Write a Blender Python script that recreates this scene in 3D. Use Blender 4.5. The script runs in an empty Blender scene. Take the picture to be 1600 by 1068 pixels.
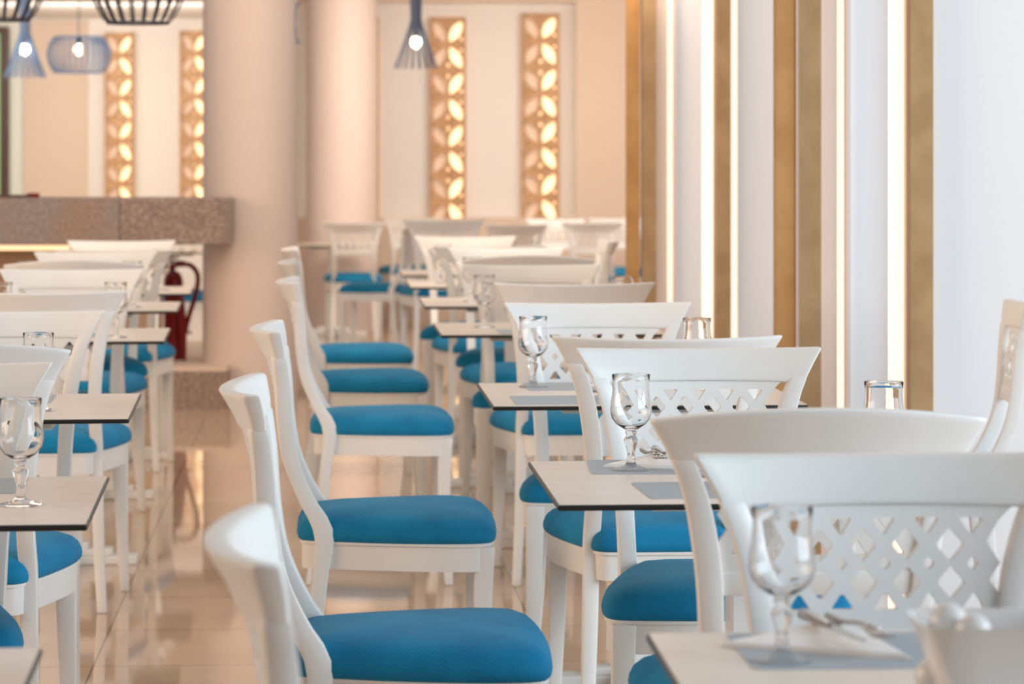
import bpy, bmesh, math, random
from mathutils import Vector, Matrix
from mathutils.geometry import delaunay_2d_cdt

# ---------------------------------------------------------------- camera, world, light
F = 4600.0          # focal length in pixels (1600 px wide frame)
H = 1.34            # camera height
Y0 = 245.0          # horizon row
A = math.radians(3.7)   # the rows run this much to the left of the view axis
SC = bpy.context.scene
COL = SC.collection
SC.view_settings.view_transform = 'Standard'
SC.view_settings.look = 'None'
SC.view_settings.exposure = 0.0
SC.view_settings.gamma = 1.0
SC.view_settings.use_curve_mapping = False

cd = bpy.data.cameras.new('camera')
cd.sensor_width = 36.0
cd.lens = F / 1600.0 * 36.0
cd.shift_y = -(534.0 - Y0) / 1600.0
cd.dof.use_dof = True
cd.dof.focus_distance = 5.9
cd.dof.aperture_fstop = 6.5
cd.clip_end = 200
cam = bpy.data.objects.new('camera', cd)
COL.objects.link(cam)
cam.location = (0, 0, H)
cam.rotation_euler = (math.radians(90), 0, 0)
SC.camera = cam

w = bpy.data.worlds.new('world')
SC.world = w
w.use_nodes = True
bg = w.node_tree.nodes['Background']
bg.inputs[0].default_value = (0.97, 0.94, 0.95, 1)
bg.inputs[1].default_value = 0.27

def area(name, loc, target, sx, sy, power, color):
    l = bpy.data.lights.new(name, 'AREA')
    l.shape = 'RECTANGLE'; l.size = sx; l.size_y = sy
    l.energy = power; l.color = color
    o = bpy.data.objects.new(name, l)
    COL.objects.link(o)
    o.location = loc
    o.rotation_euler = (Vector(target) - Vector(loc)).to_track_quat('-Z', 'Y').to_euler()
    return o

area('daylight_right', (6.0, 3.2, 2.5), (0.0, 7.8, 0.8), 6, 3.5, 520, (0.72, 0.87, 1.0))
area('warm_left', (-6.5, 6.0, 2.6), (0.0, 9.5, 0.6), 7, 3, 320, (1.0, 0.73, 0.51))
area('warm_aisle', (-0.3, 12.6, 2.8), (-1.5, 16.0, 1.0), 2.0, 1.5, 42, (1.0, 0.80, 0.64))  # unseen fill added to brighten and warm the thick column
area('warm_hall', (-3.5, 20.5, 2.75), (-1.5, 22.0, 0.0), 6, 5, 100, (1.0, 0.86, 0.74))
area('warm_niche', (0.3, 22.8, 2.75), (0.1, 25.9, 1.1), 3.6, 1.6, 150, (1.0, 0.87, 0.75))
area('lounge_daylight', (-4.3, 28.6, 2.7), (-4.4, 32.0, 1.3), 3, 1.2, 130, (1.0, 0.92, 0.84))  # unseen area light added to brighten the lounge wall
area('ceiling_fill', (0.0, 12.0, 4.2), (0.0, 12.0, 0.0), 6, 9, 165, (1.0, 0.88, 0.76))

# ---------------------------------------------------------------- materials
def mat(name, col=(0.8, 0.8, 0.8), rough=0.5, **kw):
    m = bpy.data.materials.new(name)
    m.use_nodes = True
    b = m.node_tree.nodes['Principled BSDF']
    b.inputs['Base Color'].default_value = (*col, 1)
    b.inputs['Roughness'].default_value = rough
    for k, v in kw.items():
        b.inputs[k.replace('_', ' ')].default_value = v
    return m

def nodes(m):
    return m.node_tree.nodes, m.node_tree.links, m.node_tree.nodes['Principled BSDF']

def noise_col(m, c1, c2, scale, detail=4, lo=0.35, hi=0.65, bump=0.0, bscale=None, mapping=None):
    n, l, b = nodes(m)
    tc = n.new('ShaderNodeTexCoord')
    src = tc.outputs['Object']
    if mapping:
        mp = n.new('ShaderNodeMapping'); mp.inputs['Scale'].default_value = mapping
        l.new(src, mp.inputs[0]); src = mp.outputs[0]
    t = n.new('ShaderNodeTexNoise'); t.inputs['Scale'].default_value = scale
    t.inputs['Detail'].default_value = detail
    l.new(src, t.inputs['Vector'])
    r = n.new('ShaderNodeValToRGB')
    r.color_ramp.elements[0].position = lo; r.color_ramp.elements[0].color = (*c1, 1)
    r.color_ramp.elements[1].position = hi; r.color_ramp.elements[1].color = (*c2, 1)
    l.new(t.outputs['Fac'], r.inputs[0]); l.new(r.outputs[0], b.inputs['Base Color'])
    if bump:
        t2 = n.new('ShaderNodeTexNoise'); t2.inputs['Scale'].default_value = bscale or scale
        l.new(src, t2.inputs['Vector'])
        bp = n.new('ShaderNodeBump'); bp.inputs['Strength'].default_value = bump
        bp.inputs['Distance'].default_value = 0.002
        l.new(t2.outputs['Fac'], bp.inputs['Height']); l.new(bp.outputs[0], b.inputs['Normal'])
    return r

def emit(name, col, strength):
    m = mat(name, col, 0.5)
    b = m.node_tree.nodes['Principled BSDF']
    b.inputs['Emission Color'].default_value = (*col, 1)
    b.inputs['Emission Strength'].default_value = strength
    return m

M = {}
M['lacquer'] = mat('white_lacquer', (0.83, 0.81, 0.77), 0.34)
noise_col(M['lacquer'], (0.81, 0.79, 0.75), (0.85, 0.83, 0.79), 6)
M['velvet'] = mat('blue_velvet', (0.0, 0.2, 0.4), 0.75)
noise_col(M['velvet'], (0.001, 0.150, 0.320), (0.004, 0.235, 0.430), 7, 6, 0.3, 0.7, bump=0.5, bscale=260)
bv = M['velvet'].node_tree.nodes['Principled BSDF']
bv.inputs['Sheen Weight'].default_value = 0.14
bv.inputs['Sheen Tint'].default_value = (0.35, 0.75, 1.0, 1)
bv.inputs['Specular IOR Level'].default_value = 0.25
M['laminate'] = mat('pale_laminate', (0.80, 0.72, 0.65), 0.32)
noise_col(M['laminate'], (0.80, 0.69, 0.59), (0.85, 0.76, 0.67), 5, mapping=(1, 12, 1))
M['edge'] = mat('black_edge', (0.012, 0.010, 0.009), 0.35)
M['placemat'] = mat('grey_weave', (0.45, 0.48, 0.50), 0.8)
n, l, b = nodes(M['placemat'])
tc = n.new('ShaderNodeTexCoord'); ck = n.new('ShaderNodeTexChecker'); ck.inputs['Scale'].default_value = 380
ck.inputs['Color1'].default_value = (0.36, 0.41, 0.45, 1); ck.inputs['Color2'].default_value = (0.50, 0.54, 0.57, 1)
l.new(tc.outputs['Object'], ck.inputs['Vector']); l.new(ck.outputs[0], b.inputs['Base Color'])
M['napkin'] = mat('paper_napkin', (0.94, 0.92, 0.89), 0.9)
M['steel'] = mat('cutlery_steel', (0.62, 0.56, 0.52), 0.18, Metallic=1.0)
M['porcelain'] = mat('white_porcelain', (0.80, 0.77, 0.74), 0.2)
M['gold'] = mat('brushed_gold', (0.30, 0.19, 0.08), 0.5, Metallic=0.35)
noise_col(M['gold'], (0.40, 0.24, 0.11), (0.49, 0.31, 0.155), 9)
M['copper'] = mat('amber_gold', (0.42, 0.22, 0.07), 0.45, Metallic=0.35)
noise_col(M['copper'], (0.50, 0.25, 0.08), (0.60, 0.33, 0.12), 8)
M['paint'] = mat('white_paint', (0.85, 0.84, 0.84), 0.6)
M['peach'] = mat('peach_paint', (0.74, 0.59, 0.47), 0.7)
M['peach_light'] = mat('light_peach_paint', (0.90, 0.71, 0.58), 0.6)  # peach lightened to carry the glow of the LED beside it
M['cream'] = mat('cream_paint', (0.86, 0.82, 0.77), 0.7)
M['column'] = mat('column_paint', (0.76, 0.63, 0.56), 0.55)
M['ceiling'] = mat('ceiling_paint', (0.86, 0.82, 0.78), 0.8)
M['led'] = emit('led_cream', (1.0, 0.87, 0.70), 1.0)  # brightness of LED-lit wall, set into the material as emission
M['glow'] = emit('led_amber', (1.0, 0.78, 0.46), 1.3)
M['glow_soft'] = emit('led_soft', (0.72, 0.55, 0.40), 0.35)  # emission stands in for wall lit by the LED behind the fretwork
M['led_dim'] = emit('counter_led', (1.0, 0.72, 0.42), 1.0)
M['bulb'] = emit('bulb_glow', (1.0, 0.86, 0.66), 9.0)
M['lattice'] = mat('carved_oak', (0.55, 0.32, 0.16), 0.55)
noise_col(M['lattice'], (0.48, 0.25, 0.11), (0.64, 0.38, 0.19), 14)
M['blue_wood'] = mat('blue_slats', (0.30, 0.48, 0.80), 0.5)
M['slate_wood'] = mat('slate_slats', (0.20, 0.26, 0.40), 0.5)
M['dark_wood'] = mat('dark_slats', (0.022, 0.022, 0.035), 0.5)
M['black'] = mat('black_plastic', (0.01, 0.01, 0.01), 0.4)
M['red'] = mat('red_enamel', (0.24, 0.006, 0.008), 0.25)
M['brown'] = mat('brown_frame', (0.07, 0.035, 0.022), 0.45)
M['green'] = emit('garden_green', (0.35, 0.55, 0.28), 0.5)
M['beige_bar'] = mat('bar_front', (0.42, 0.27, 0.18), 0.6)
M['glass'] = mat('clear_glass', (1, 1, 1), 0.0, Transmission_Weight=1.0, IOR=1.34)
M['granite'] = mat('granite', (0.3, 0.25, 0.22), 0.35)
n, l, b = nodes(M['granite'])
tc = n.new('ShaderNodeTexCoord')
t1 = n.new('ShaderNodeTexNoise'); t1.inputs['Scale'].default_value = 60; t1.inputs['Detail'].default_value = 5
t2 = n.new('ShaderNodeTexNoise'); t2.inputs['Scale'].default_value = 4.0; t2.inputs['Detail'].default_value = 3
l.new(tc.outputs['Object'], t1.inputs['Vector']); l.new(tc.outputs['Object'], t2.inputs['Vector'])
r1 = n.new('ShaderNodeValToRGB')
e = r1.color_ramp.elements
e[0].position = 0.30; e[0].color = (0.12, 0.095, 0.09, 1)
e[1].position = 0.70; e[1].color = (0.50, 0.40, 0.33, 1)
e2 = e.new(0.5); e2.color = (0.29, 0.19, 0.14, 1)
r2 = n.new('ShaderNodeValToRGB')
r2.color_ramp.elements[0].position = 0.42; r2.color_ramp.elements[0].color = (0.30, 0.29, 0.30, 1)
r2.color_ramp.elements[1].position = 0.58; r2.color_ramp.elements[1].color = (0.36, 0.25, 0.19, 1)
mx = n.new('ShaderNodeMixRGB'); mx.inputs[0].default_value = 0.45
l.new(t1.outputs['Fac'], r1.inputs[0]); l.new(t2.outputs['Fac'], r2.inputs[0])
l.new(r1.outputs[0], mx.inputs[1]); l.new(r2.outputs[0], mx.inputs[2]); l.new(mx.outputs[0], b.inputs['Base Color'])
# polished beige stone tiles
M['floor'] = mat('polished_tiles', (0.6, 0.45, 0.35), 0.045)
n, l, b = nodes(M['floor'])
tc = n.new('ShaderNodeTexCoord'); mp = n.new('ShaderNodeMapping'); mp.inputs['Rotation'].default_value = (0, 0, -A)
br = n.new('ShaderNodeTexBrick'); br.offset = 0.0
br.inputs['Scale'].default_value = 1.0; br.inputs['Brick Width'].default_value = 0.6; br.inputs['Row Height'].default_value = 0.6
br.inputs['Mortar Size'].default_value = 0.003; br.inputs['Mortar Smooth'].default_value = 0.2
br.inputs['Color1'].default_value = (0.60, 0.42, 0.29, 1); br.inputs['Color2'].default_value = (0.65, 0.47, 0.33, 1)
br.inputs['Mortar'].default_value = (0.22, 0.14, 0.09, 1)
l.new(tc.outputs['Object'], mp.inputs[0]); l.new(mp.outputs[0], br.inputs['Vector'])
t1 = n.new('ShaderNodeTexNoise'); t1.inputs['Scale'].default_value = 3; t1.inputs['Detail'].default_value = 6
l.new(tc.outputs['Object'], t1.inputs['Vector'])
mx = n.new('ShaderNodeMixRGB'); mx.blend_type = 'OVERLAY'; mx.inputs[0].default_value = 0.25
l.new(br.outputs['Color'], mx.inputs[1]); l.new(t1.outputs['Fac'], mx.inputs[2]); l.new(mx.outputs[0], b.inputs['Base Color'])
b.inputs['Specular IOR Level'].default_value = 0.75

# ---------------------------------------------------------------- helpers
def X(px, Z):
    return (px - 800.0) * Z / F
def Zof(py, z):
    return F * (H - z) / (py - Y0)
def ZH(py, Z):
    return H - (py - Y0) * Z / F

def link(name, bm, m, parent=None, smooth=False, loc=None, sharp=None):
    me = bpy.data.meshes.new(name)
    bmesh.ops.recalc_face_normals(bm, faces=bm.faces)
    bm.to_mesh(me); bm.free()
    ms = m if isinstance(m, (list, tuple)) else [m]
    for k in ms:
        me.materials.append(k)
    if smooth:
        for p in me.polygons:
            p.use_smooth = True
        if sharp:
            me.set_sharp_from_angle(angle=math.radians(sharp))
    o = bpy.data.objects.new(name, me)
    COL.objects.link(o)
    if parent: o.parent = parent
    if loc: o.location = loc
    return o

def tag(o, label=None, cat=None, group=None, kind=None):
    if label: o['label'] = label
    if cat: o['category'] = cat
    if group: o['group'] = group
    if kind: o['kind'] = kind
    return o

def thing(name, label, cat, loc=(0, 0, 0), rz=0, group=None):
    o = bpy.data.objects.new(name, None)
    o.empty_display_size = 0.1
    COL.objects.link(o)
    o.location = loc; o.rotation_euler = (0, 0, rz)
    return tag(o, label, cat, group)

def box(bm, c, s, bev=0.0, rot=None, mi=0, seg=2):
    r = bmesh.ops.create_cube(bm, size=1.0)
    vs = r['verts']
    bmesh.ops.scale(bm, vec=s, verts=vs)
    if bev:
        es = list({e for v in vs for e in v.link_edges})
        rb = bmesh.ops.bevel(bm, geom=es, offset=bev, segments=seg, affect='EDGES', profile=0.5)
        vs = list({v for f in rb['faces'] for v in f.verts} | {v for v in vs if v.is_valid})
    if rot is not None:
        bmesh.ops.rotate(bm, cent=(0, 0, 0), matrix=rot, verts=vs)
    bmesh.ops.translate(bm, vec=c, verts=vs)
    for f in {f for v in vs for f in v.link_faces}:
        f.material_index = mi
    return vs

def bbox(bm, x0, x1, y0, y1, z0, z1, bev=0.0):
    return box(bm, ((x0+x1)/2, (y0+y1)/2, (z0+z1)/2), (x1-x0, y1-y0, z1-z0), bev)

def struct(name, x0, x1, y0, y1, z0, z1, m, rz=0, label=None):
    bm = bmesh.new()
    bbox(bm, x0, x1, y0, y1, z0, z1)
    o = link(name, bm, m)
    o['kind'] = 'structure'
    if label: o['label'] = label
    return o

def lathe(bm, prof, seg=32, cx=0, cy=0, close=False):
    rings = []
    for r, z in prof:
        if r < 1e-5:
            rings.append([bm.verts.new((cx, cy, z))])
        else:
            rings.append([bm.verts.new((cx + r*math.cos(2*math.pi*i/seg), cy + r*math.sin(2*math.pi*i/seg), z)) for i in range(seg)])
    n = len(rings)
    for k in range(n - 1 + (1 if close else 0)):
        a, b = rings[k], rings[(k+1) % n]
        if len(a) == 1 and len(b) == 1: continue
        for i in range(seg):
            j = (i+1) % seg
            if len(a) == 1: bm.faces.new((a[0], b[j], b[i]))
            elif len(b) == 1: bm.faces.new((a[i], a[j], b[0]))
            else: bm.faces.new((a[i], a[j], b[j], b[i]))

def tube(bm, pts, rad, seg=10, cap=True):
    pts = [Vector(p) for p in pts]
    rads = rad if isinstance(rad, (list, tuple)) else [rad]*len(pts)
    rings = []
    up = Vector((0, 0, 1))
    prev = None
    for i, p in enumerate(pts):
        t = (pts[min(i+1, len(pts)-1)] - pts[max(i-1, 0)]).normalized()
        if prev is None:
            a = t.cross(up)
            if a.length < 1e-3: a = t.cross(Vector((1, 0, 0)))
            a.normalize()
        else:
            a = (prev - t*prev.dot(t)).normalized()
        prev = a
        b = t.cross(a)
        rings.append([bm.verts.new(p + (a*math.cos(2*math.pi*k/seg) + b*math.sin(2*math.pi*k/seg))*rads[i]) for k in range(seg)])
    for i in range(len(rings)-1):
        for k in range(seg):
            bm.faces.new((rings[i][k], rings[i][(k+1) % seg], rings[i+1][(k+1) % seg], rings[i+1][k]))
    if cap:
        bm.faces.new(rings[0]); bm.faces.new(rings[-1])

def spline(pts, n=8):
    pts = [Vector(p) for p in pts]
    out = []
    for i in range(len(pts)-1):
        p0, p1, p2, p3 = pts[max(i-1, 0)], pts[i], pts[i+1], pts[min(i+2, len(pts)-1)]
        for k in range(n):
            t = k/n
            out.append(0.5*((2*p1)+(-p0+p2)*t+(2*p0-5*p1+4*p2-p3)*t*t+(-p0+3*p1-3*p2+p3)*t**3))
    out.append(pts[-1])
    return out

def interp(tab, z):
    if z <= tab[0][0]: return tab[0][1]
    for i in range(len(tab)-1):
        a, b = tab[i], tab[i+1]
        if z <= b[0]:
            p0 = tab[max(i-1, 0)]; p3 = tab[min(i+2, len(tab)-1)]
            t = (z-a[0])/(b[0]-a[0]); h = b[0]-a[0]
            m0 = (b[1]-p0[1])/(b[0]-p0[0])*h; m1 = (p3[1]-a[1])/(p3[0]-a[0])*h
            return ((2*t**3-3*t*t+1)*a[1]+(t**3-2*t*t+t)*m0+(-2*t**3+3*t*t)*b[1]+(t**3-t*t)*m1)
    return tab[-1][1]

def bevel_sharp(bm, off, ang=35, seg=2):
    bmesh.ops.recalc_face_normals(bm, faces=bm.faces)
    es = [e for e in bm.edges if len(e.link_faces) == 2 and e.calc_face_angle(0) > math.radians(ang)]
    if es:
        bmesh.ops.bevel(bm, geom=es, offset=off, segments=seg, affect='EDGES', profile=0.5, clamp_overlap=True)

def loft(bm, secs):
    rings = [[bm.verts.new(p) for p in s] for s in secs]
    n = len(rings[0])
    for i in range(len(rings)-1):
        for k in range(n):
            bm.faces.new((rings[i][k], rings[i][(k+1) % n], rings[i+1][(k+1) % n], rings[i+1][k]))
    bm.faces.new(rings[0][::-1]); bm.faces.new(rings[-1])

def inside(p, poly):
    c = False
    for i in range(len(poly)):
        a, b = poly[i-1], poly[i]
        if (a[1] > p[1]) != (b[1] > p[1]) and p[0] < (b[0]-a[0])*(p[1]-a[1])/(b[1]-a[1])+a[0]:
            c = not c
    return c

def subdiv(loop, step):
    out = []
    for i in range(len(loop)):
        a, b = Vector(loop[i]), Vector(loop[(i+1) % len(loop)])
        n = max(1, int((b-a).length/step))
        out += [tuple(a+(b-a)*k/n) for k in range(n)]
    return out

def plate(loops, warp, t, step=.02):
    """flat outline with holes, thickness t (along local y), every vertex passed through warp(u, v, d)"""
    bm = bmesh.new()
    loops = [subdiv(loops[0], step)] + list(loops[1:])
    flat, edges = [], []
    for lp in loops:
        k, n = len(flat), len(lp)
        flat += [Vector((p[0], p[1])) for p in lp]
        edges += [(k+i, k+(i+1) % n) for i in range(n)]
    vs, es, fs, ov, oe, of = delaunay_2d_cdt(flat, edges, [], 0, 1e-6)
    f = [bm.verts.new(warp(p.x, p.y, t/2)) for p in vs]
    g = [bm.verts.new(warp(p.x, p.y, -t/2)) for p in vs]
    cnt = {}
    for tri in fs:
        c = sum((vs[i] for i in tri), Vector((0, 0)))/len(tri)
        if not inside(c, loops[0]) or any(inside(c, h) for h in loops[1:]): continue
        bm.faces.new([f[i] for i in tri]); bm.faces.new([g[i] for i in reversed(tri)])
        for q in range(len(tri)):
            e = (tri[q], tri[(q+1) % len(tri)])
            cnt[e] = 1
    for a, b in cnt:
        if (b, a) not in cnt:
            bm.faces.new((f[b], f[a], g[a], g[b]))
    return bm

def chamfer(pts, r):
    out = []
    n = len(pts)
    for i in range(n):
        p, a, b = Vector(pts[i]), Vector(pts[i-1]), Vector(pts[(i+1) % n])
        da, db = (a-p).normalized(), (b-p).normalized()
        out += [tuple(p+da*r), tuple(p+(da+db)*r*0.28), tuple(p+db*r)]
    return out

def children_of(o):
    return list(o.children)
def copy_tree(o, parent=None):
    c = o.copy(); COL.objects.link(c)
    if parent: c.parent = parent
    for ch in children_of(o): copy_tree(ch, c)
    return c

# ---------------------------------------------------------------- the shell
ZB = 26.0      # back wall with the niche
ZL = 32.0      # far wall of the lounge on the left
FAR = -0.13    # the floor at the far end lies a step lower
struct('floor', -9, 9, -3, 19.4, -0.3, 0.0, M['floor'])
struct('floor_far', -9, 9, 19.4, 34, -0.4, FAR, M['floor'])
bm = bmesh.new()
bbox(bm, -9, 9, 17.0, 33, 2.84, 3.0)
o = link('ceiling', bm, M['ceiling']); o['kind'] = 'structure'
# back wall: peach wall around a tall cream niche
nx0, nx1 = -2.1, X(900, ZB)
bm = bmesh.new()
bbox(bm, nx1, 4.5, ZB, ZB+0.6, FAR, 2.84)
bbox(bm, -2.3, nx1, ZB, ZB+0.6, FAR, 0.80)
bbox(bm, -2.3, nx1, ZB, ZB+0.6, ZH(3, ZB), 2.84)
o = link('wall_back', bm, M['peach']); o['kind'] = 'structure'
struct('wall_niche', -2.3, nx1, ZB+0.28, ZB+0.6, 0.80, ZH(3, ZB), M['cream'])
struct('wall_return', -2.5, -2.3, ZB, ZL, FAR, 2.84, M['cream'])
# far left wall of the lounge
struct('wall_lounge', -9, -2.5, ZL, ZL+0.2, FAR, 2.84, M['cream'])
struct('trim_1', X(38, ZL), X(137, ZL), ZL-0.05, ZL, FAR, ZH(30, ZL)-0.02, M['peach'])
struct('trim_2', X(206, ZL), X(212, ZL), ZL-0.03, ZL, FAR, ZH(50, ZL), M['peach'])
# window with dark frame at the very left
wz = ZL - 0.25
fr = bmesh.new()
bbox(fr, X(1, wz), X(14, wz), wz-0.05, wz+0.05, FAR, ZH(42, wz))
bbox(fr, X(-110, wz), X(3, wz), wz-0.05, wz+0.05, ZH(42, wz)-0.07, ZH(42, wz))
bbox(fr, X(-110, wz), X(-99, wz), wz-0.05, wz+0.05, FAR, ZH(42, wz))
win = link('window_1', fr, M['brown']); win['kind'] = 'structure'
pn = bmesh.new(); bbox(pn, X(-99, wz), X(3, wz), wz-0.01, wz+0.01, FAR, ZH(42, wz)-0.07)
link('window_glass', pn, M['green'], win)

# columns
def column(name, cx, cz, r, m):
    bm = bmesh.new()
    lathe(bm, [(0, 0), (r, 0), (r, 2.84), (0, 2.84)], 64)
    o = link(name, bm, m, smooth=True, sharp=40, loc=(cx, cz, 0 if cz < 19 else FAR))
    o['kind'] = 'structure'
    return o
column('column', X(391, 16.05), 16.05, 0.258, M['column'])
column('column', X(534, 25.1), 25.1, 0.303, M['column'])

# ---------------------------------------------------------------- gold and white wall piers on the right
def pier(Z, k, tags):
    """one pier: posts, led channels and panels side by side, k scales pixel offsets from the row's vanishing column"""
    def P(p): return X(500 + (p - 500) * k, Z)
    z1 = 3.4 if Z < 10 else 2.84
    j = tags['j']
    struct('trim_%d' % j, P(1213), P(1244), Z, Z+0.10, 0, z1, M['copper'], label='amber gold metal post')
    struct('trim_%d' % (j+1), P(1249), P(1282), Z-0.02, Z+0.10, 0, z1, M['gold'], label='brown gold metal post')
    if Z < 10:
        struct('trim_%d' % (j+2), P(1244), P(1249), Z-0.01, Z+0.10, 0, z1, M['paint'])
    struct('wall_%s' % tags['w'], P(1282), P(1309), Z+0.02, Z+0.12, 0, z1, M['peach_light'])
    struct('trim_%d' % (j+3), P(1322), P(1329), Z+0.00, Z+0.12, 0, z1, M['column'])
    struct('wall_%s' % tags['w2'], P(1329), P(1390), Z+0.03, Z+0.12, 0, z1, M['paint'])
    struct('trim_%d' % (j+4), P(1416), P(1421), Z+0.0, Z+0.08, 0, z1, M['peach'])
    struct('trim_%d' % (j+5), P(1421), P(1456), Z-0.03, Z+0.05, 0, z1, M['gold'], label='olive gold metal post')
    struct('wall_%s' % tags['w3'], P(1460 if Z < 10 else 1473), P(tags['end']), Z+0.04, Z+0.2, 0, z1, M['paint'])
    for a, b, lab in ((1309, 1322, tags['l1']), (1390, 1416, tags['l2']), (1456, 1460 if Z < 10 else 1473, tags['l3'])):  # glowing bands stand in for wall lit by LEDs behind the posts
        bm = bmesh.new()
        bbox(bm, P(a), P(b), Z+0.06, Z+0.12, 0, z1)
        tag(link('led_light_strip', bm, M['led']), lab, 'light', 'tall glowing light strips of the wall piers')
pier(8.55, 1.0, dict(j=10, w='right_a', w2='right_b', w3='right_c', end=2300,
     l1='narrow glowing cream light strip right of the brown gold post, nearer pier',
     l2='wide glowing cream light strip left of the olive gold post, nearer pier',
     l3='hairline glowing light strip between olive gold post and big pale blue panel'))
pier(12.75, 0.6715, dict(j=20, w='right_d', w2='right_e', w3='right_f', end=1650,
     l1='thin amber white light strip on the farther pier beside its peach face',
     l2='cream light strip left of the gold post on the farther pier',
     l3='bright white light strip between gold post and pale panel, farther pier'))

# ---------------------------------------------------------------- granite bar counter, plinth
CZ = 15.35
bm = bmesh.new()
bbox(bm, -4.2, X(186, CZ), CZ, CZ+0.42, ZH(382, CZ), ZH(309, CZ), 0.006)
bar = thing('bar_counter', 'long granite clad bar counter in front of the thick column', 'counter', (0, 0, 0))
link('counter_slab', bm, M['granite'], bar)
bm = bmesh.new()
bbox(bm, X(186, CZ)+0.002, X(355, CZ), CZ-0.004, CZ+0.42, ZH(382, CZ), ZH(309, CZ), 0.006)
M['granite2'] = M['granite'].copy(); 
for nd in M['granite2'].node_tree.nodes:
    if nd.type == 'MIX_RGB': nd.inputs[0].default_value = 0.15
link('counter_end_slab', bm, M['granite2'], bar)
bm = bmesh.new()
bbox(bm, -4.2, X(250, CZ+0.3), CZ+0.31, CZ+0.41, 0.0, ZH(382, CZ))
link('counter_front', bm, M['beige_bar'], bar)
bm = bmesh.new(); bbox(bm, -4.1, X(105, CZ), CZ+0.05, CZ+0.10, ZH(391, CZ+.05), ZH(383, CZ+.05))
link('led_strip', bm, M['led_dim'], bar)
bm = bmesh.new(); bbox(bm, X(130, CZ), X(250, CZ), CZ+0.05, CZ+0.10, ZH(387, CZ+.05), ZH(383, CZ+.05))
link('led_strip', bm, M['led_dim'], bar)
PZ = 15.65
struct('trim_40', -5.2, X(355, PZ), PZ, PZ+2.2, 0, 0.20, M['granite2'])
struct('trim_41', -5.2, X(355, PZ)-0.005, PZ+0.01, PZ+2.2, 0.20, 0.225, M['peach'])
# tray and red tin on the counter
bm = bmesh.new(); bbox(bm, X(-30, CZ), X(42, CZ), CZ+0.1, CZ+0.35, ZH(309, CZ), ZH(309, CZ)+0.012, 0.003)
tag(link('serving_tray', bm, M['brown']), 'flat dark tray lying on the granite bar counter at far left', 'tray')
bm = bmesh.new(); lathe(bm, [(0, 0), (.03, 0), (.034, .006), (.034, .018), (.028, .024), (0, .024)], 20)
tag(link('ashtray', bm, M['red'], smooth=True, sharp=40, loc=(X(52, CZ+.15), CZ+.15, ZH(309, CZ))), 'small dark red dish on the granite bar counter', 'dish')

# ---------------------------------------------------------------- chair prototype
OUT = [(0, .192), (.2, .182), (.45, .176), (.6, .174), (.70, .180), (.77, .189), (.82, .198), (.87, .213), (.91, .232), (.955, .258)]
YC = [(0, -.222), (.2, -.188), (.40, -.166), (.47, -.158), (.51, -.166), (.55, -.188), (.64, -.222), (.73, -.233), (.83, -.238), (.90, -.251), (.955, -.273)]
TH = [(0, .026), (.2, .032), (.42, .037), (.50, .046), (.58, .038), (.8, .034), (.955, .026)]
WD = [(0, .028), (.3, .034), (.47, .036), (.6, .036), (.75, .038), (.88, .034)]
def bulge(u, z):
    k = max(0, (z-.50)/.45)
    return -0.049 * min(1, k) * (1 - (u/.25)**2)
def warp_back(u, z, d):
    return Vector((u, interp(YC, z) + bulge(u, z) + d, z))

def back_post(s):
    bm = bmesh.new()
    secs = []
    N = 34
    for i in range(N+1):
        z = .890*i/N
        o = interp(OUT, z); wd = interp(WD, z); t = interp(TH, z); yc = interp(YC, z)
        pts = [(o-wd, 1), (o, 1), (o, -1), (o-wd, -1)]
        secs.append([Vector((s*u, yc + bulge(u, z) + d*t/2, z)) for u, d in pts])
    loft(bm, secs)
    bevel_sharp(bm, .005)
    return bm

def top_rail(crown):
    bm = bmesh.new()
    N, R = 22, 7
    z0, z1 = .877, .95
    def pt(i, j, d):
        q = i/N*2-1
        zz = z0 + (z1-z0)*j/R
        o = interp(OUT, zz) + .0
        u = q*o
        z = zz + (crown*(1-q*q))*(j/R) + .003*(1-q*q)*(1-j/R)
        t = .024 + .006*math.sin(math.pi*min(1, j/R)*.5)
        p = warp_back(u, zz, d*t/2); p.z = z
        return p
    f = [[bm.verts.new(pt(i, j, 1)) for i in range(N+1)] for j in range(R+1)]
    g = [[bm.verts.new(pt(i, j, -1)) for i in range(N+1)] for j in range(R+1)]
    for j in range(R):
        for i in range(N):
            bm.faces.new((f[j][i], f[j][i+1], f[j+1][i+1], f[j+1][i]))
            bm.faces.new((g[j][i+1], g[j][i], g[j+1][i], g[j+1][i+1]))
        bm.faces.new((f[j][0], f[j+1][0], g[j+1][0], g[j][0]))
        bm.faces.new((f[j][N], g[j][N], g[j+1][N], f[j+1][N]))
    for i in range(N):
        bm.faces.new((f[R][i], f[R][i+1], g[R][i+1], g[R][i]))
        bm.faces.new((f[0][i+1], f[0][i], g[0][i], g[0][i+1]))
    bevel_sharp(bm, .007, 50, 3)
    return bm

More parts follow.
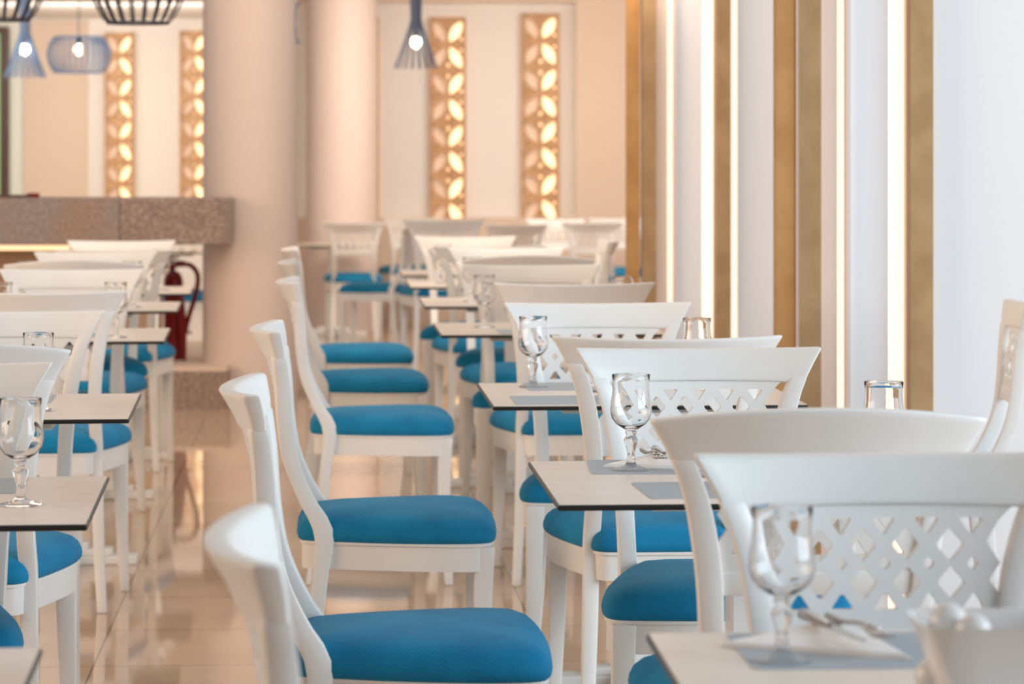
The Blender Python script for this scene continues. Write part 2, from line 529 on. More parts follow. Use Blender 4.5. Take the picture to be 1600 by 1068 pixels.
def lattice_panel():
    dz = .016
    e = [(.170, .864), (.152, .846), (.134, .818), (.151, .790), (.136, .768), (.160, .735), (.176, .714), (.176, .700)]
    outer = e + [(-x, z) for x, z in reversed(e)]
    holes = []
    for k in range(-2, 3):
        c = k*.058
        holes.append(chamfer([(c-.0165, .848), (c+.0165, .848), (c, .824)], .004))
        holes.append(chamfer([(c, .799), (c+.0085, .789), (c, .779), (c-.0085, .789)], .003))
        holes.append(chamfer([(c-.0165, .729), (c, .753), (c+.0165, .729)], .004))
    for k in (-1.5, -.5, .5, 1.5):
        c = k*.058
        for zc in (.813, .764):
            holes.append(chamfer([(c, zc+.0225), (c+.019, zc), (c, zc-.0225), (c-.019, zc)], .004))
    sh = lambda lp: [(x, z+dz) for x, z in lp]
    return plate([sh(outer)] + [sh(h) for h in holes], warp_back, .014)

def lower_rail():
    bm = bmesh.new()
    N = 14
    secs = []
    for i in range(N+1):
        q = i/N*2-1
        sec = []
        for z, d in ((.684, 1), (.720, 1), (.720, -1), (.684, -1)):
            u = q*(interp(OUT, z)-.02)
            sec.append(warp_back(u, z, d*.010))
        secs.append(sec)
    loft(bm, secs)
    bevel_sharp(bm, .003)
    return bm

def seat_outline(grow=0.0):
    """half outline (x>=0) from the rear centre to the front centre"""
    pts = [(0, -.215), (.10, -.215), (.142, -.205), (.165, -.150), (.195, -.05), (.222, .06), (.234, .14), (.231, .195), (.205, .221), (.12, .230), (0, .234)]
    sp = spline([Vector((x, y, 0)) for x, y in pts], 5)
    c = Vector((0, .02, 0))
    return [p + (p-c).normalized()*grow for p in sp]

def ring_outline(grow=0.0):
    h = seat_outline(grow)
    return h + [Vector((-p.x, p.y, 0)) for p in reversed(h[1:-1])]

def seat_frame():
    bm = bmesh.new()
    o1 = ring_outline(-.006); o2 = ring_outline(-.028)
    n = len(o1)
    z0, z1 = .405, .470
    a = [bm.verts.new((p.x, p.y, z0)) for p in o1]; b = [bm.verts.new((p.x, p.y, z1)) for p in o1]
    c = [bm.verts.new((p.x, p.y, z1)) for p in o2]; d = [bm.verts.new((p.x, p.y, z0)) for p in o2]
    for i in range(n):
        j = (i+1) % n
        bm.faces.new((a[i], a[j], b[j], b[i])); bm.faces.new((b[i], b[j], c[j], c[i]))
        bm.faces.new((c[i], c[j], d[j], d[i])); bm.faces.new((d[i], d[j], a[j], a[i]))
    # a lip moulding under the cushion
    e = [bm.verts.new((p.x, p.y, z1)) for p in ring_outline(-.001)]
    g = [bm.verts.new((p.x, p.y, z1-.008)) for p in ring_outline(-.001)]
    h = [bm.verts.new((p.x, p.y, z1-.008)) for p in ring_outline(-.012)]
    k = [bm.verts.new((p.x, p.y, z1)) for p in ring_outline(-.012)]
    for i in range(n):
        j = (i+1) % n
        for s, t in ((e, g), (g, h), (h, k), (k, e)):
            bm.faces.new((s[i], s[j], t[j], t[i]))
    return bm

def cushion():
    bm = bmesh.new()
    out = ring_outline(.004)
    n = len(out)
    c = Vector((0, .02, 0))
    prof = [(.90, .466), (.975, .467), (1.0, .473), (1.008, .482), (1.0, .493), (.972, .507), (.92, .518), (.82, .528), (.65, .535), (.45, .539), (.25, .541)]
    rings = []
    for k, z in prof:
        rings.append([bm.verts.new((c.x+(p.x-c.x)*k, c.y+(p.y-c.y)*k, z)) for p in out])
    for i in range(len(rings)-1):
        for j in range(n):
            bm.faces.new((rings[i][j], rings[i][(j+1) % n], rings[i+1][(j+1) % n], rings[i+1][j]))
    bm.faces.new(rings[0])
    top = bm.verts.new((c.x, c.y, .5415))
    for j in range(n):
        bm.faces.new((rings[-1][j], rings[-1][(j+1) % n], top))
    return bm

def front_leg(s):
    bm = bmesh.new()
    secs = []
    N = 14
    for i in range(N+1):
        t = i/N
        z = .462*t
        wd = .026 + .020*t**.8
        cx = .2035 + .012*(1-t)**2
        cy = .203 + .012*(1-t)**2 - .006*math.sin(math.pi*t)
        secs.append([Vector((s*(cx+a*wd/2), cy+b_*wd/2, z)) for a, b_ in ((-1, -1), (1, -1), (1, 1), (-1, 1))])
    loft(bm, secs)
    bevel_sharp(bm, .005)
    return bm

def make_chair(name, crown):
    r = thing(name, 'x', 'chair')
    L = M['lacquer']
    link('seat_cushion', cushion(), M['velvet'], r, True)
    link('seat_frame', seat_frame(), L, r, True, sharp=35)
    for s in (-1, 1):
        link('front_leg', front_leg(s), L, r, True, sharp=35)
        link('back_post', back_post(s), L, r, True, sharp=35)
    link('top_rail', top_rail(crown), L, r, True, sharp=35)
    link('lattice_panel', lattice_panel(), L, r)
    link('lower_rail', lower_rail(), L, r, True, sharp=35)
    return r

protos = {0: make_chair('dining_chair', -.006), 1: make_chair('dining_chair', .020)}
used = {0: False, 1: False}
CG = 'white dining chairs with blue seats'
def chair(x, y, facing, label, v=0, z=0, dr=0, group=CG):
    """facing: away / camera / right / left"""
    c = protos[v]
    if used[v]: c = copy_tree(c)
    used[v] = True
    rz = {'away': A, 'camera': math.pi+A, 'right': -math.pi/2+A, 'left': math.pi/2+A}[facing] + math.radians(dr)
    c.location = (x, y, z); c.rotation_euler = (0, 0, rz)
    c['label'] = label; c['category'] = 'chair'; c['group'] = group
    return c
def chair_back(px, Z, facing, label, v=0, dr=0, z=0, w=None):
    """placed by the pixel column of its back rail's centre and the depth of the rail"""
    sgn = 1 if facing == 'away' else -1
    a = A + math.radians(dr)
    x = X(px, Z) - sgn*.283*math.sin(a); y = Z + sgn*.283*math.cos(a)
    return chair(x, y, facing, label, v, z, dr)

RG = 'right row'
chair_back(1378, 3.90, 'camera', 'nearest white chair at right, seen face on behind the table with the big blurred goblet')
chair_back(1282, 4.38, 'away', 'arched grey white chair back turned to the viewer, second from the front at right', 1)
chair_back(1090, 6.05, 'camera', 'white chair facing the viewer behind the goblet on the second table of the right row')
chair_back(1044, 6.43, 'away', 'white chair turned away, its back just behind the chair facing the second right table')
chair_back(933, 7.93, 'camera', 'cream white chair facing the viewer beyond the third table of the right row')
chair_back(898, 9.15, 'away', 'white chair turned away between third and fourth tables of the right row')
chair_back(830, 10.72, 'camera', 'white chair facing the viewer beyond the fourth table of the right row', w=1)
chair_back(826, 11.12, 'away', 'arched white chair back peeping over the chair beyond the fourth right table', 1)
chair_back(791, 12.70, 'camera', 'white chair facing the viewer beyond the fifth table of the right row')
chair_back(765, 13.0, 'away', 'white chair turned away, just in front of the sixth right table')
chair_back(727, 14.55, 'camera', 'small blurred white chair facing the viewer beyond the sixth right table')

chair(.008, 3.10, 'right', 'nearest chair of the middle line, large curved white back at bottom centre left', dr=2)
chair(-.174, 5.10, 'right', 'white chair seen from its side with the largest full blue seat, centre bottom')
chair(-.278, 6.85, 'right', 'side-on white chair with blue seat, second full seat from bottom in the middle line')
chair(-.425, 9.42, 'right', 'side-on white chair with blue seat, third full seat from bottom in the middle line')
chair(-.552, 11.08, 'right', 'side-on white chair with blue seat, fourth full seat from bottom in the middle line')
chair(-.660, 12.62, 'right', 'side-on white chair with blue seat, farthest seat of the middle line')

chair(1.085, 7.88, 'left', 'white chair seen side-on before the pale blue panel at the right edge', dr=-7)
chair(.17, 13.80, 'left', 'small white chair with side-on back beside the farther gold pier')

chair_back(-126, 5.60, 'camera', 'white chair facing the viewer behind the left table with the big goblet')
chair_back(-88, 5.92, 'away', 'arched white chair turned away, at near side of the second left table', 1)
chair_back(9, 7.50, 'camera', 'white chair facing the viewer beyond the second left table')
chair_back(61, 8.58, 'away', 'grey white chair turned away at near side of the third left table')
chair_back(113, 10.30, 'camera', 'white chair facing the viewer beyond the third left table')
chair_back(115, 10.62, 'away', 'arched white chair back just behind the chair beyond the third left table', 1)
chair_back(150, 12.15, 'camera', 'blurred white chair facing the viewer beyond the fourth left table')
chair_back(177, 12.44, 'away', 'blurred white chair turned away at near side of the fifth left table')
chair_back(190, 13.8, 'camera', 'blurred white chair beyond the farthest left table, under the bar counter')

# far dining group
chair_back(553, 23.4, 'away', 'blurred far chair with lattice back before the second column', z=FAR)
chair(X(585, 21.9), 21.9, 'left', 'blurred far chair side-on, bright narrow back right of the second column', z=FAR, dr=-12)
chair_back(645, 25.1, 'away', 'blurred far chair between second column and the middle carved panel', z=FAR, dr=6)
chair_back(808, 22.9, 'away', 'blurred far chair left of the right carved panel base', z=FAR, dr=8)
chair_back(868, 24.9, 'camera', 'blurred far chair under the right carved panel', z=FAR, dr=-5)
chair_back(925, 23.6, 'away', 'blurred far chair right of the right carved panel', z=FAR, dr=-8)
chair_back(965, 25.2, 'camera', 'blurred far chair nearest the gold pier', z=FAR)
chair_back(694, 18.3, 'away', 'blurred chair turned away below the middle carved panel, teal seat', dr=4)
chair(X(285, 20.6), 20.6, 'right', 'blurred far chair seen under the bar counter beside the thick column', z=FAR)

# ---------------------------------------------------------------- tables
TW, TD, TT, TZ = .755, .72, .011, .75
def make_table():
    r = thing('dining_table', 'x', 'table')
    bm = bmesh.new()
    box(bm, (0, 0, TZ-TT/2-.0005), (TW, TD, TT-.001), .0035)
    for f in bm.faces:
        f.material_index = 1
    vs = box(bm, (0, 0, TZ-.0008), (TW-.007, TD-.007, .0016), 0)
    link('tabletop', bm, [M['laminate'], M['edge']], r)
    bm = bmesh.new()
    box(bm, (0, 0, TZ-TT-.012), (.40, .40, .018), .003)
    link('mounting_plate', bm, M['lacquer'], r)
    bm = bmesh.new()
    box(bm, (0, 0, (.06+TZ-.03)/2), (.075, .075, TZ-.09), .006)
    link('pedestal', bm, M['lacquer'], r)
    bm = bmesh.new()
    for a in (0, math.pi/2):
        R = Matrix.Rotation(a, 3, 'Z')
        box(bm, (0, 0, .014), (.56, .10, .028), .005, R)
        box(bm, (0, 0, .040), (.40, .085, .024), .005, R)
        box(bm, (0, 0, .062), (.24, .075, .022), .005, R)
    link('cross_base', bm, M['lacquer'], r)
    return r
tproto = make_table(); tused = False
def table(farx, fary, side, label, rot=A, zf=None):
    """far corner nearest the aisle at pixel (farx, fary); side +1: the table extends to the right"""
    global tused
    t = copy_tree(tproto) if tused else tproto
    tused = True
    Z = Zof(fary, TZ) if zf is None else zf
    cx, cy = X(farx, Z), Z
    d = Vector((-math.sin(rot), math.cos(rot))); s = Vector((math.cos(rot), math.sin(rot)))
    c = Vector((cx, cy)) - d*TD/2 + s*side*TW/2
    t.location = (c.x, c.y, 0); t.rotation_euler = (0, 0, rot)
    t['label'] = label; t['category'] = 'table'; t['group'] = 'square dining tables'
    return t
LA = math.radians(5.0)
T = {}
T['R0'] = table(1009, 988, 1, 'nearest pale square table at bottom right with goblet, knife and white bowl', math.radians(3.0))
T['R1'] = table(825, 720, 1, 'second pale table of the right row, with sharp goblet and two placemats')
T['R2'] = table(745, 598, 1, 'third pale table of the right row, dark edge level with the gold posts')
T['R3'] = table(676, 504, 1, 'fourth table of the right row, beside the side-on middle chairs')
T['R4'] = table(654, 465, 1, 'fifth table of the right row, blurred')
T['R5'] = table(634, 438, 1, 'sixth table of the right row, blurred and small')
T['R6'] = table(622, 421, 1, 'farthest and smallest table of the right row')
T['L0'] = table(67, 1010, -1, 'corner of the nearest left table at bottom left edge', LA)
T['L1'] = table(171, 743, -1, 'left row table with big goblet and placemats, second from the front', LA)
T['L2'] = table(221, 614, -1, 'left row table, third from the front, before the chair facing away', LA)
T['L3'] = table(267, 512, -1, 'left row table, fourth from the front, left of the red extinguisher', LA)
T['L4'] = table(284, 471, -1, 'left row table, fifth from the front, blurred', LA)
T['L5'] = table(303, 447, -1, 'farthest left row table, right in front of the red extinguisher', LA)
for k in ('L1', 'L2', 'L3', 'L4'):
    for ch in T[k].children:
        if not ch.name.startswith('tabletop'): ch.location.y -= .07
def far_table(px, Z, label):
    t = copy_tree(tproto)
    t.location = (X(px, Z), Z, FAR); t.rotation_euler = (0, 0, A)
    t['label'] = label; t['category'] = 'table'; t['group'] = 'square dining tables'
far_table(520, 24.3, 'far blurred table behind the lattice chair by the second column')
far_table(735, 24.6, 'far blurred table between the two carved panels')

# ---------------------------------------------------------------- goblets
def goblet_bm(seg=40):
    bm = bmesh.new()
    outer = [(0, 0), (.034, 0), (.0365, .0012), (.036, .0025), (.026, .005), (.012, .010), (.0075, .017), (.0088, .021), (.0075, .025), (.0070, .030), (.0085, .040),
             (.0125, .052), (.0138, .058), (.011, .063), (.0080, .066), (.0112, .071), (.0095, .075), (.0150, .079),
             (.0275, .087), (.0360, .098), (.0392, .111), (.0385, .124), (.0358, .140), (.0345, .155), (.0348, .168), (.0362, .180)]
    inner = [(.0355, .1806), (.0338, .168), (.0335, .155), (.0348, .140), (.0375, .124), (.0382, .112), (.0350, .100), (.0266, .0895), (.0142, .0822), (0, .0800)]
    lathe(bm, outer + inner, seg)
    return bm
gproto = thing('goblet', 'x', 'glass')
ob = link('glass_body', goblet_bm(), M['glass'], gproto, True, sharp=60)
gbody = ob
gused = False
# single-mesh goblet: keep it a single top-level object instead of an empty with one child
COL.objects.unlink(gproto); bpy.data.objects.remove(gproto)
gbody.parent = None; gbody.name = 'goblet'
def goblet(px, Z, label, y=None):
    global gused
    g = gbody.copy() if gused else gbody
    if gused: COL.objects.link(g)
    gused = True
    g.location = (X(px, Z), Z, TZ+.0004)
    return tag(g, label, 'glass', 'stemmed water goblets')
goblet(1222, 3.44, 'big blurred goblet on the nearest right table, in front of the lattice')
goblet(986, 5.54, 'sharp stemmed goblet on the second right table')
goblet(1381, 5.36, 'goblet whose rim shows above the arched grey chair, right of the light strip')
goblet(833, 7.55, 'goblet on the third right table')
goblet(1089, 7.48, 'goblet rim showing above chairs in front of the white light strip')
goblet(757, 10.20, 'goblet on the fourth right table in front of white chair back')
goblet(974, 10.05, 'small goblet rim at right end of the fourth right table')
goblet(737, 12.00, 'faint goblet on the fifth right table')
goblet(693, 13.75, 'small blurred goblet on the sixth right table')
goblet(32, 4.99, 'large goblet on the left table at the left edge')
goblet(60, 6.85, 'goblet rim above the left chair back, on the third left table')
goblet(181, 9.62, 'goblet at the corner of the fourth left table')
goblet(2, 9.60, 'goblet cut by the left edge, on the fourth left table')
goblet(207, 11.55, 'goblet on the fifth left table, near its right end')
goblet(40, 11.55, 'goblet on the fifth left table, near the left edge')
goblet(252, 13.00, 'tiny blurred goblet on the farthest left table')

far_table(262, 22.5, 'far blurred table seen under the bar counter above the red extinguisher')
for px, lab in ((283, 'tiny bright goblet seen under the bar counter beside the extinguisher valve'), (303, 'tiny bright goblet seen under the bar counter nearest the thick column')):
    goblet(px, 22.35, lab).location.z += FAR
# ---------------------------------------------------------------- placemats, napkins, cutlery
def onto(t, u, v):
    a = t.rotation_euler.z
    return Vector((t.location.x + u*math.cos(a) - v*math.sin(a), t.location.y + u*math.sin(a) + v*math.cos(a)))
def make_mat():
    bm = bmesh.new()
    w2, h2, r = .20, .125, .012
    pts = []
    for cx, cy, a0 in ((w2-r, h2-r, 0), (-w2+r, h2-r, 90), (-w2+r, -h2+r, 180), (w2-r, -h2+r, 270)):
        for k in range(5):
            a = math.radians(a0+k*22.5)
            pts.append((cx+r*math.cos(a), cy+r*math.sin(a)))
    lo = [bm.verts.new((x, y, 0)) for x, y in pts]; hi = [bm.verts.new((x, y, .0012)) for x, y in pts]
    n = len(pts)
    bm.faces.new(hi); bm.faces.new(lo[::-1])
    for i in range(n):
        bm.faces.new((lo[i], lo[(i+1) % n], hi[(i+1) % n], hi[i]))
    return link('placemat', bm, M['placemat'])
mproto = make_mat(); mused = False
def placemat(t, u, v, label, dr=0):
    global mused
    m = mproto.copy() if mused else mproto
    if mused: COL.objects.link(m)
    mused = True
    p = onto(t, u, v)
    m.location = (p.x, p.y, TZ+.0002); m.rotation_euler = (0, 0, t.rotation_euler.z+math.radians(dr))
    return tag(m, label, 'placemat', 'grey woven placemats')
def make_napkin():
    bm = bmesh.new()
    # folded triangle of several layers
    for k, (s, z) in enumerate(((1.0, 0), (.97, .0022), (.93, .0044))):
        tri = [(-.125*s, -.012, 0), (.105*s, -.085*s, 0), (.020, .085*s, .017)]
        lo = [bm.verts.new((x, y, z+q)) for x, y, q in tri]; hi = [bm.verts.new((x, y, z+q+.0018)) for x, y, q in tri]
        bm.faces.new(hi); bm.faces.new(lo[::-1])
        for i in range(3): bm.faces.new((lo[i], lo[(i+1) % 3], hi[(i+1) % 3], hi[i]))
    return link('napkin', bm, M['napkin'])
nproto = make_napkin(); nused = False
def napkin(t, u, v, label, dr=0, dz=.0016):
    global nused
    m = nproto.copy() if nused else nproto
    if nused: COL.objects.link(m)
    nused = True
    p = onto(t, u, v)
    m.location = (p.x, p.y, TZ+dz); m.rotation_euler = (0, 0, t.rotation_euler.z+math.radians(dr))
    return tag(m, label, 'napkin', 'folded white paper napkins')
def make_knife():
    r = thing('table_knife', 'x', 'knife')
    bm = bmesh.new(); tube(bm, [(0, -.11, .006), (0, -.10, .006), (0, -.06, .006), (0, -.01, .005)], [.004, .0075, .0068, .0045], 10)
    link('handle', bm, M['steel'], r, True, sharp=50)
    bm = bmesh.new()
    pr = [(-.004, -.01), (.004, -.01), (.0085, .02), (.0085, .08), (.003, .108), (-.004, .10)]
    lo = [bm.verts.new((x, y, .0045)) for x, y in pr]; hi = [bm.verts.new((x, y, .0058)) for x, y in pr]
    bm.faces.new(hi); bm.faces.new(lo[::-1])
    for i in range(6): bm.faces.new((lo[i], lo[(i+1) % 6], hi[(i+1) % 6], hi[i]))
    link('blade', bm, M['steel'], r)
    return r
def make_fork():
    r = thing('table_fork', 'x', 'fork')
    bm = bmesh.new(); tube(bm, spline([(0, -.10, .004), (0, -.05, .004), (0, .01, .011), (0, .035, .011)], 4), [.005]*4+[.0035]*9, 8)
    link('handle', bm, M['steel'], r, True, sharp=50)
    bm = bmesh.new()
    for k in range(4):
        x = (k-1.5)*.0058
        tube(bm, spline([(x*.3, .033, .011), (x, .047, .009), (x, .065, .005), (x, .092, .007)], 4), .0017, 6)
    box(bm, (0, .042, .0102), (.019, .016, .003), .0012)
    link('tines', bm, M['steel'], r, True, sharp=50)
    return r
kproto = make_knife(); fproto = make_fork(); cu = {'k': False, 'f': False}
def cutlery(which, t, u, v, label, dr=0, dz=.0085):
    pr = kproto if which == 'k' else fproto
    m = copy_tree(pr) if cu[which] else pr
    cu[which] = True
    p = onto(t, u, v)
    m.location = (p.x, p.y, TZ+dz); m.rotation_euler = (0, 0, t.rotation_euler.z+math.radians(dr))
    return tag(m, label, 'knife' if which == 'k' else 'fork', 'steel cutlery on the tables')

placemat(T['R0'], -.080, .215, 'grey placemat under the big goblet on the nearest right table')
napkin(T['R0'], -.175, .235, 'folded napkin under the knife on the nearest right table', -10)
cutlery('k', T['R0'], -.165, .232, 'silver knife lying on the folded napkin, nearest right table', 192, .0205)
cutlery('f', T['R0'], -.135, .225, 'fork beside the knife on the nearest right table', 192, .0215)
placemat(T['R1'], -.07, .23, 'far placemat under the sharp goblet on the second right table', -3)
placemat(T['R1'], -.015, -.155, 'near placemat with fork tips on the second right table', 2)
napkin(T['R1'], -.120, .240, 'napkin beside the foot of the sharp goblet', 0)
napkin(T['R1'], .07, -.13, 'napkin half hidden by the arched chair, second right table', 10)
cutlery('f', T['R1'], -.150, .230, 'fork on the napkin behind the sharp goblet foot', 185, .0195)
cutlery('f', T['R1'], -.07, -.13, 'fork on the near placemat of the second right table', 20)
cutlery('k', T['R1'], -.125, .230, 'knife on the napkin beside the sharp goblet', 185, .0195)
placemat(T['R2'], -.12, -.20, 'light placemat at near edge of the third right table')
placemat(T['R2'], -.06, .22, 'placemat at far edge of the third right table under the goblet')
cutlery('f', T['R2'], -.11, -.20, 'fork with raised tines on the third right table', 15)
cutlery('k', T['R2'], -.04, .12, 'knife with blade tip near the goblet foot, third right table', 170)
napkin(T['R2'], .02, .22, 'napkin beside the goblet on the third right table', 5)
placemat(T['R3'], .02, -.20, 'placemat at near edge of the fourth right table')
napkin(T['R3'], .03, -.20, 'napkin on the fourth right table', 0)
placemat(T['L1'], .03, .21, 'far grey placemat on the left table with the big goblet')
placemat(T['L1'], -.02, -.20, 'near grey placemat on the left table with the big goblet')
napkin(T['L1'], .05, -.19, 'folded napkin before the big left goblet', 170)
placemat(T['L2'], -.03, .20, 'placemat on the third left table, far edge')
napkin(T['L2'], -.02, -.10, 'napkin on the third left table', 20)
placemat(T['L3'], -.02, -.05, 'placemat on the fourth left table')
napkin(T['L3'], .0, -.05, 'napkin on the fourth left table', 0)
napkin(T['L4'], .03, .0, 'napkin on the fifth left table', 0, dz=.0004)

# condiment bowl with white round shakers on the nearest right table
bx, by = X(1560, 3.10), 3.10
def bowl():
    r = thing('condiment_bowl', 'white square flared porcelain bowl on the nearest right table', 'bowl', (bx, by, TZ+.0005), A)
    bm = bmesh.new()
    secs = []
    for hw, z in ((.052, 0), (.056, .006), (.066, .045), (.086, .100), (.090, .104), (.086, .103), (.064, .05), (.052, .012)):
        n = []
        for k in range(32):
            a = 2*math.pi*k/32
            c_, s_ = math.cos(a), math.sin(a)
            e = 9.0
            q = (abs(c_)**e+abs(s_)**e)**(-1/e)
            n.append(Vector((hw*q*c_, hw*.75*q*s_, z)))
        secs.append(n)
    loft(bm, secs)
    link('bowl_body', bm, M['porcelain'], r, True, sharp=50)
    return r
bwl = bowl()
def egg(x, y, z, r, label):
    bm = bmesh.new()
    prof = [(0, -r*1.1)] + [(r*math.sin(math.pi*k/12)*(1-.08*math.cos(math.pi*k/12)), -r*1.15*math.cos(math.pi*k/12)) for k in range(1, 12)] + [(0, r*1.15)]
    lathe(bm, prof, 24)
    return tag(link('egg', bm, M['porcelain'], smooth=True, loc=(x, y, z)), label, 'egg', 'white eggs around the porcelain bowl')
egg(X(1482, 3.12), 3.12, TZ+.092, .022, 'left white egg poking out of the porcelain bowl')
egg(X(1521, 3.09), 3.09, TZ+.088, .020, 'right white egg poking out of the porcelain bowl')
egg(X(1461, 3.17), 3.17, TZ+.0265, .0225, 'white egg on the table left of the porcelain bowl')

# ---------------------------------------------------------------- carved wall panels
def lens_hole(cx, cz, ang, L, W):
    out = []
    N = 9
    for s in (1, -1):
        for k in range(N):
            t = -1 + 2*k/N
            if s < 0: t = -t
            u = t*L/2; v = s*W/2*(1-t*t)
            out.append((cx+u*math.cos(ang)-v*math.sin(ang), cz+u*math.sin(ang)+v*math.cos(ang)))
    return out
def circ(cx, cz, r, n=8):
    return [(cx+r*math.cos(2*math.pi*k/n), cz+r*math.sin(2*math.pi*k/n)) for k in range(n)]
def carved(px0, px1, py0, Z, nrow, label, glow='both'):
    w2 = (X(px1, Z)-X(px0, Z))/2
    ztop = ZH(py0, Z)
    rh = .232
    hgt = rh*nrow
    r = thing('carved_wall_panel', label, 'panel', ((X(px0, Z)+X(px1, Z))/2, Z, ztop-hgt))
    tag(r, group='carved wooden wall panels with petal openings')
    W = w2
    outer = [(-W, 0), (W, 0), (W, hgt), (-W, hgt)]
    holes = []
    ang = math.atan2(rh, W)
    for i in range(nrow):
        zc = hgt - rh*(i+.5)
        up = (i % 2 == 0)
        for s in (-1, 1):
            # even rows lean outwards to the top, odd rows lean inwards
            a = (math.pi/2 - s*.52) if up else (math.pi/2 + s*.52)
            holes.append(lens_hole(s*W*.50, zc, a, rh*.92, W*.62))
        zr = hgt - rh*(i+1)
        if i < nrow-1:
            off = 0 if not up else W*.84
            cs = ((0, zr+.050), (0, zr-.050)) if not up else ()
            for cx, cz in cs: holes.append(circ(cx, cz, W*.12))
            if up:
                for s in (-1, 1):
                    for d in (-.050, .050): holes.append(circ(s*W*.84, zr+d, W*.09))
    bm = plate([outer]+holes, lambda u, v, d: Vector((u, d, v)), .035)
    link('fretwork', bm, M['lattice'], r)
    bm = bmesh.new()
    for x0, x1, z0, z1 in ((-W-.015, -W+.008, -.01, hgt+.01), (W-.008, W+.015, -.01, hgt+.01), (-W, W, hgt-.006, hgt+.012), (-W, W, -.012, .006)):
        bbox(bm, x0, x1, -.03, .06, z0, z1)
    link('frame', bm, M['lattice'], r)
    bm = bmesh.new(); bbox(bm, -W*.02, W*.9, .055, .065, .02, hgt-.03)
    link('light_sheet', bm, M['glow'], r)
    bm = bmesh.new(); bbox(bm, -W*.95, -W*.04, .055, .065, .02, hgt-.02)  # glowing sheet in place of the lit wall behind the left petals
    link('diffuser', bm, M['glow_soft'], r)
    return r
carved(674, 725, 29, ZB+.20, 8, 'backlit carved panel in the middle of the niche, right of the cone lamp')
carved(817, 871, 23, ZB+.20, 8, 'backlit carved panel at the right end of the niche')
carved(538, 589, 29, ZB+.20, 8, 'carved panel mostly hidden behind the second column')
carved(166, 206, 53, ZL-.12, 9, 'carved panel on the lounge wall beside the light blue drum lamp')
carved(283, 323, 50, ZL-.12, 9, 'carved panel on the lounge wall partly hidden by the thick column')

# ---------------------------------------------------------------- pendant lamps
def slat_lamp(name, label, px, Z, prof, nsl, m, bulb_z, top=3.0, sw=.011, hoops=(), bulb=True, off=.06):
    """vertical wooden slats following the profile (radius, height) around the axis"""
    r = thing(name, label, 'lamp', (X(px, Z), Z, prof[-1][1]))
    z0 = prof[-1][1]
    for k in range(nsl):
        a = 2*math.pi*k/nsl + off
        bm = bmesh.new()
        secs = []
        ca, sa = math.cos(a), math.sin(a)
        for rr, z in prof:
            secs.append([Vector((ca*(rr+du*.0035) - sa*dv*sw/2, sa*(rr+du*.0035) + ca*dv*sw/2, z-z0)) for du, dv in ((-1, -1), (1, -1), (1, 1), (-1, 1))])
        loft(bm, secs)
        link('slat', bm, m, r, False)
    for rr, z in hoops:
        bm = bmesh.new()
        lathe(bm, [(rr-.012, z-z0-.005), (rr+.004, z-z0-.005), (rr+.004, z-z0+.005), (rr-.012, z-z0+.005)], 40, close=True)
        link('hoop', bm, m, r)
    bm = bmesh.new(); tube(bm, [(0, 0, bulb_z-z0+.10), (0, 0, top-z0)], .004, 6)
    link('cord', bm, M['black'], r)
    bm = bmesh.new(); lathe(bm, [(0, bulb_z-z0+.04), (.018, bulb_z-z0+.04), (.018, bulb_z-z0+.10), (0, bulb_z-z0+.10)], 16)
    link('socket', bm, M['black'], r)
    if bulb:
        bm = bmesh.new(); bmesh.ops.create_uvsphere(bm, u_segments=20, v_segments=12, radius=.036)
        bmesh.ops.scale(bm, vec=(1, 1, 1.25), verts=bm.verts)
        bmesh.ops.translate(bm, vec=(0, 0, bulb_z-z0), verts=bm.verts)
        link('bulb', bm, M['bulb'], r, True)
    return r
def cone_prof(Z, y_bot, k=1.0):
    """cone: narrow neck, kink, then a straight flare"""
    b = ZH(y_bot, Z)
    return [(.042*k, b+.62*k), (.040*k, b+.50*k), (.036*k, b+.36*k), (.050*k, b+.30*k), (.105*k, b+.14*k), (.160*k, b)]
Zc = 21.5
pr = cone_prof(Zc, 107, 1.0)
slat_lamp('pendant_lamp', 'slate blue slatted cone lamp hanging before the niche', 650, Zc, pr, 18, M['slate_wood'], ZH(66, Zc), hoops=[pr[2], pr[3]], top=2.84)
Zc = 22.5
pr = cone_prof(Zc, 121, 1.0)
slat_lamp('pendant_lamp', 'light blue slatted cone lamp at upper left', 39, Zc, pr, 20, M['blue_wood'], ZH(77, Zc), hoops=[pr[2], pr[3]], top=2.84)
Zc = 23.5
zt, zb = ZH(58, Zc), ZH(113, Zc)
zm = (zt+zb)/2
pr = [(.195, zt), (.235, zt-.06), (.252, zm), (.235, zb+.06), (.195, zb)]
slat_lamp('pendant_lamp', 'light blue slatted drum lamp at upper left', 123, Zc, pr, 32, M['blue_wood'], ZH(77, Zc), hoops=[pr[0], pr[-1]], sw=.016, top=2.84)
for px, lab, py in ((216, 'black slatted globe lamp cut by the top edge, left of the column', 36), (-2, 'black slatted globe lamp in the top left corner', 31)):
    Zc = 13.0
    zb = ZH(py, Zc)
    pr = [(.14, zb+.36), (.195, zb+.28), (.215, zb+.20), (.195, zb+.09), (.155, zb+.02), (.135, zb)]
    slat_lamp('pendant_lamp', lab, px, Zc, pr, 20, M['dark_wood'], zb+.22, hoops=[pr[0], pr[-1]], top=3.4, off=0, sw=.009)

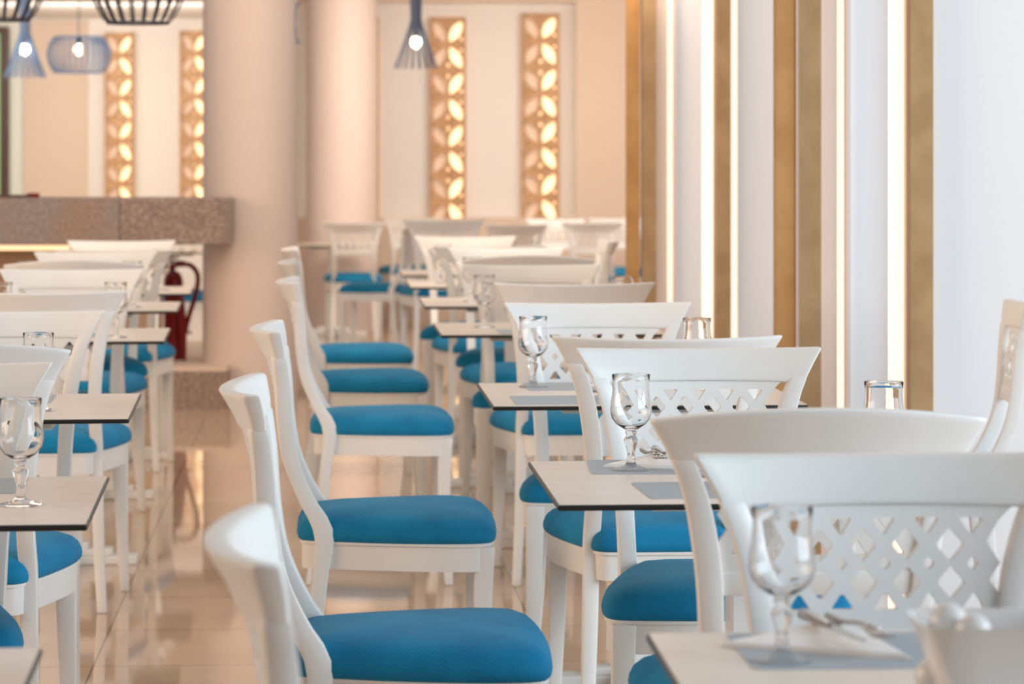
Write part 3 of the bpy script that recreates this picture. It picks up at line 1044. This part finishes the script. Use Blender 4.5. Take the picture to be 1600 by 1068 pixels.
# thin dark blue hook on the column's upper right side
Zc = 16.0
bm = bmesh.new()
pts = [(X(px, Zc), Zc-.02, ZH(py, Zc)) for px, py in ((465, 6), (462, 20), (461.5, 38), (463, 55), (466, 66))]
tube(bm, spline(pts, 5), .004, 8)
tube(bm, [(X(463, Zc), Zc-.02, ZH(6, Zc)), (X(469, Zc), Zc-.02, ZH(6, Zc))], .006, 8)
tube(bm, [(X(463, Zc), Zc-.02, ZH(66, Zc)), (X(470, Zc), Zc-.02, ZH(66, Zc))], .006, 8)
tag(link('wall_handle', bm, M['slate_wood'], smooth=True), 'thin curved dark blue handle at the upper right edge of the thick column', 'handle')

# ---------------------------------------------------------------- fire extinguisher on the plinth
EZ = 16.2
r = thing('fire_extinguisher', 'dark red fire extinguisher with a looping hose, left of the thick column', 'fire extinguisher', (X(271, EZ), EZ, .225))
bm = bmesh.new()
zt = ZH(424, EZ) - .225
lathe(bm, [(0, 0), (.048, 0), (.052, .01), (.052, zt-.05), (.045, zt-.02), (.028, zt), (0, zt+.005)], 28)
link('cylinder', bm, M['red'], r, True, sharp=40)
bm = bmesh.new()
box(bm, (-.005, 0, zt+.02), (.03, .03, .05), .004)
box(bm, (.012, 0, zt+.055), (.10, .016, .012), .003, None)
box(bm, (-.015, 0, zt+.075), (.09, .014, .010), .003, None)
link('valve', bm, M['black'], r)
bm = bmesh.new()
hp = [(X(px, EZ)-X(271, EZ), -.06, ZH(py, EZ)-.225) for px, py in ((266, 418), (280, 413), (298, 413), (309, 424), (311, 440), (306, 465), (298, 490), (291, 518))]
tube(bm, spline(hp, 6), .014, 10)
link('hose', bm, M['red'], r, True, sharp=50)
bm = bmesh.new()
hp = [(X(px, EZ)-X(271, EZ), -.075, ZH(py, EZ)-.225) for px, py in ((283, 445), (286, 490), (288, 525), (291, 564))]
tube(bm, hp, [.016, .024, .022, .008], 12)
box(bm, (X(295, EZ)-X(271, EZ), -.075, ZH(518, EZ)-.225), (.05, .02, .014), .004)
link('discharge_horn', bm, M['red'], r, True, sharp=50)
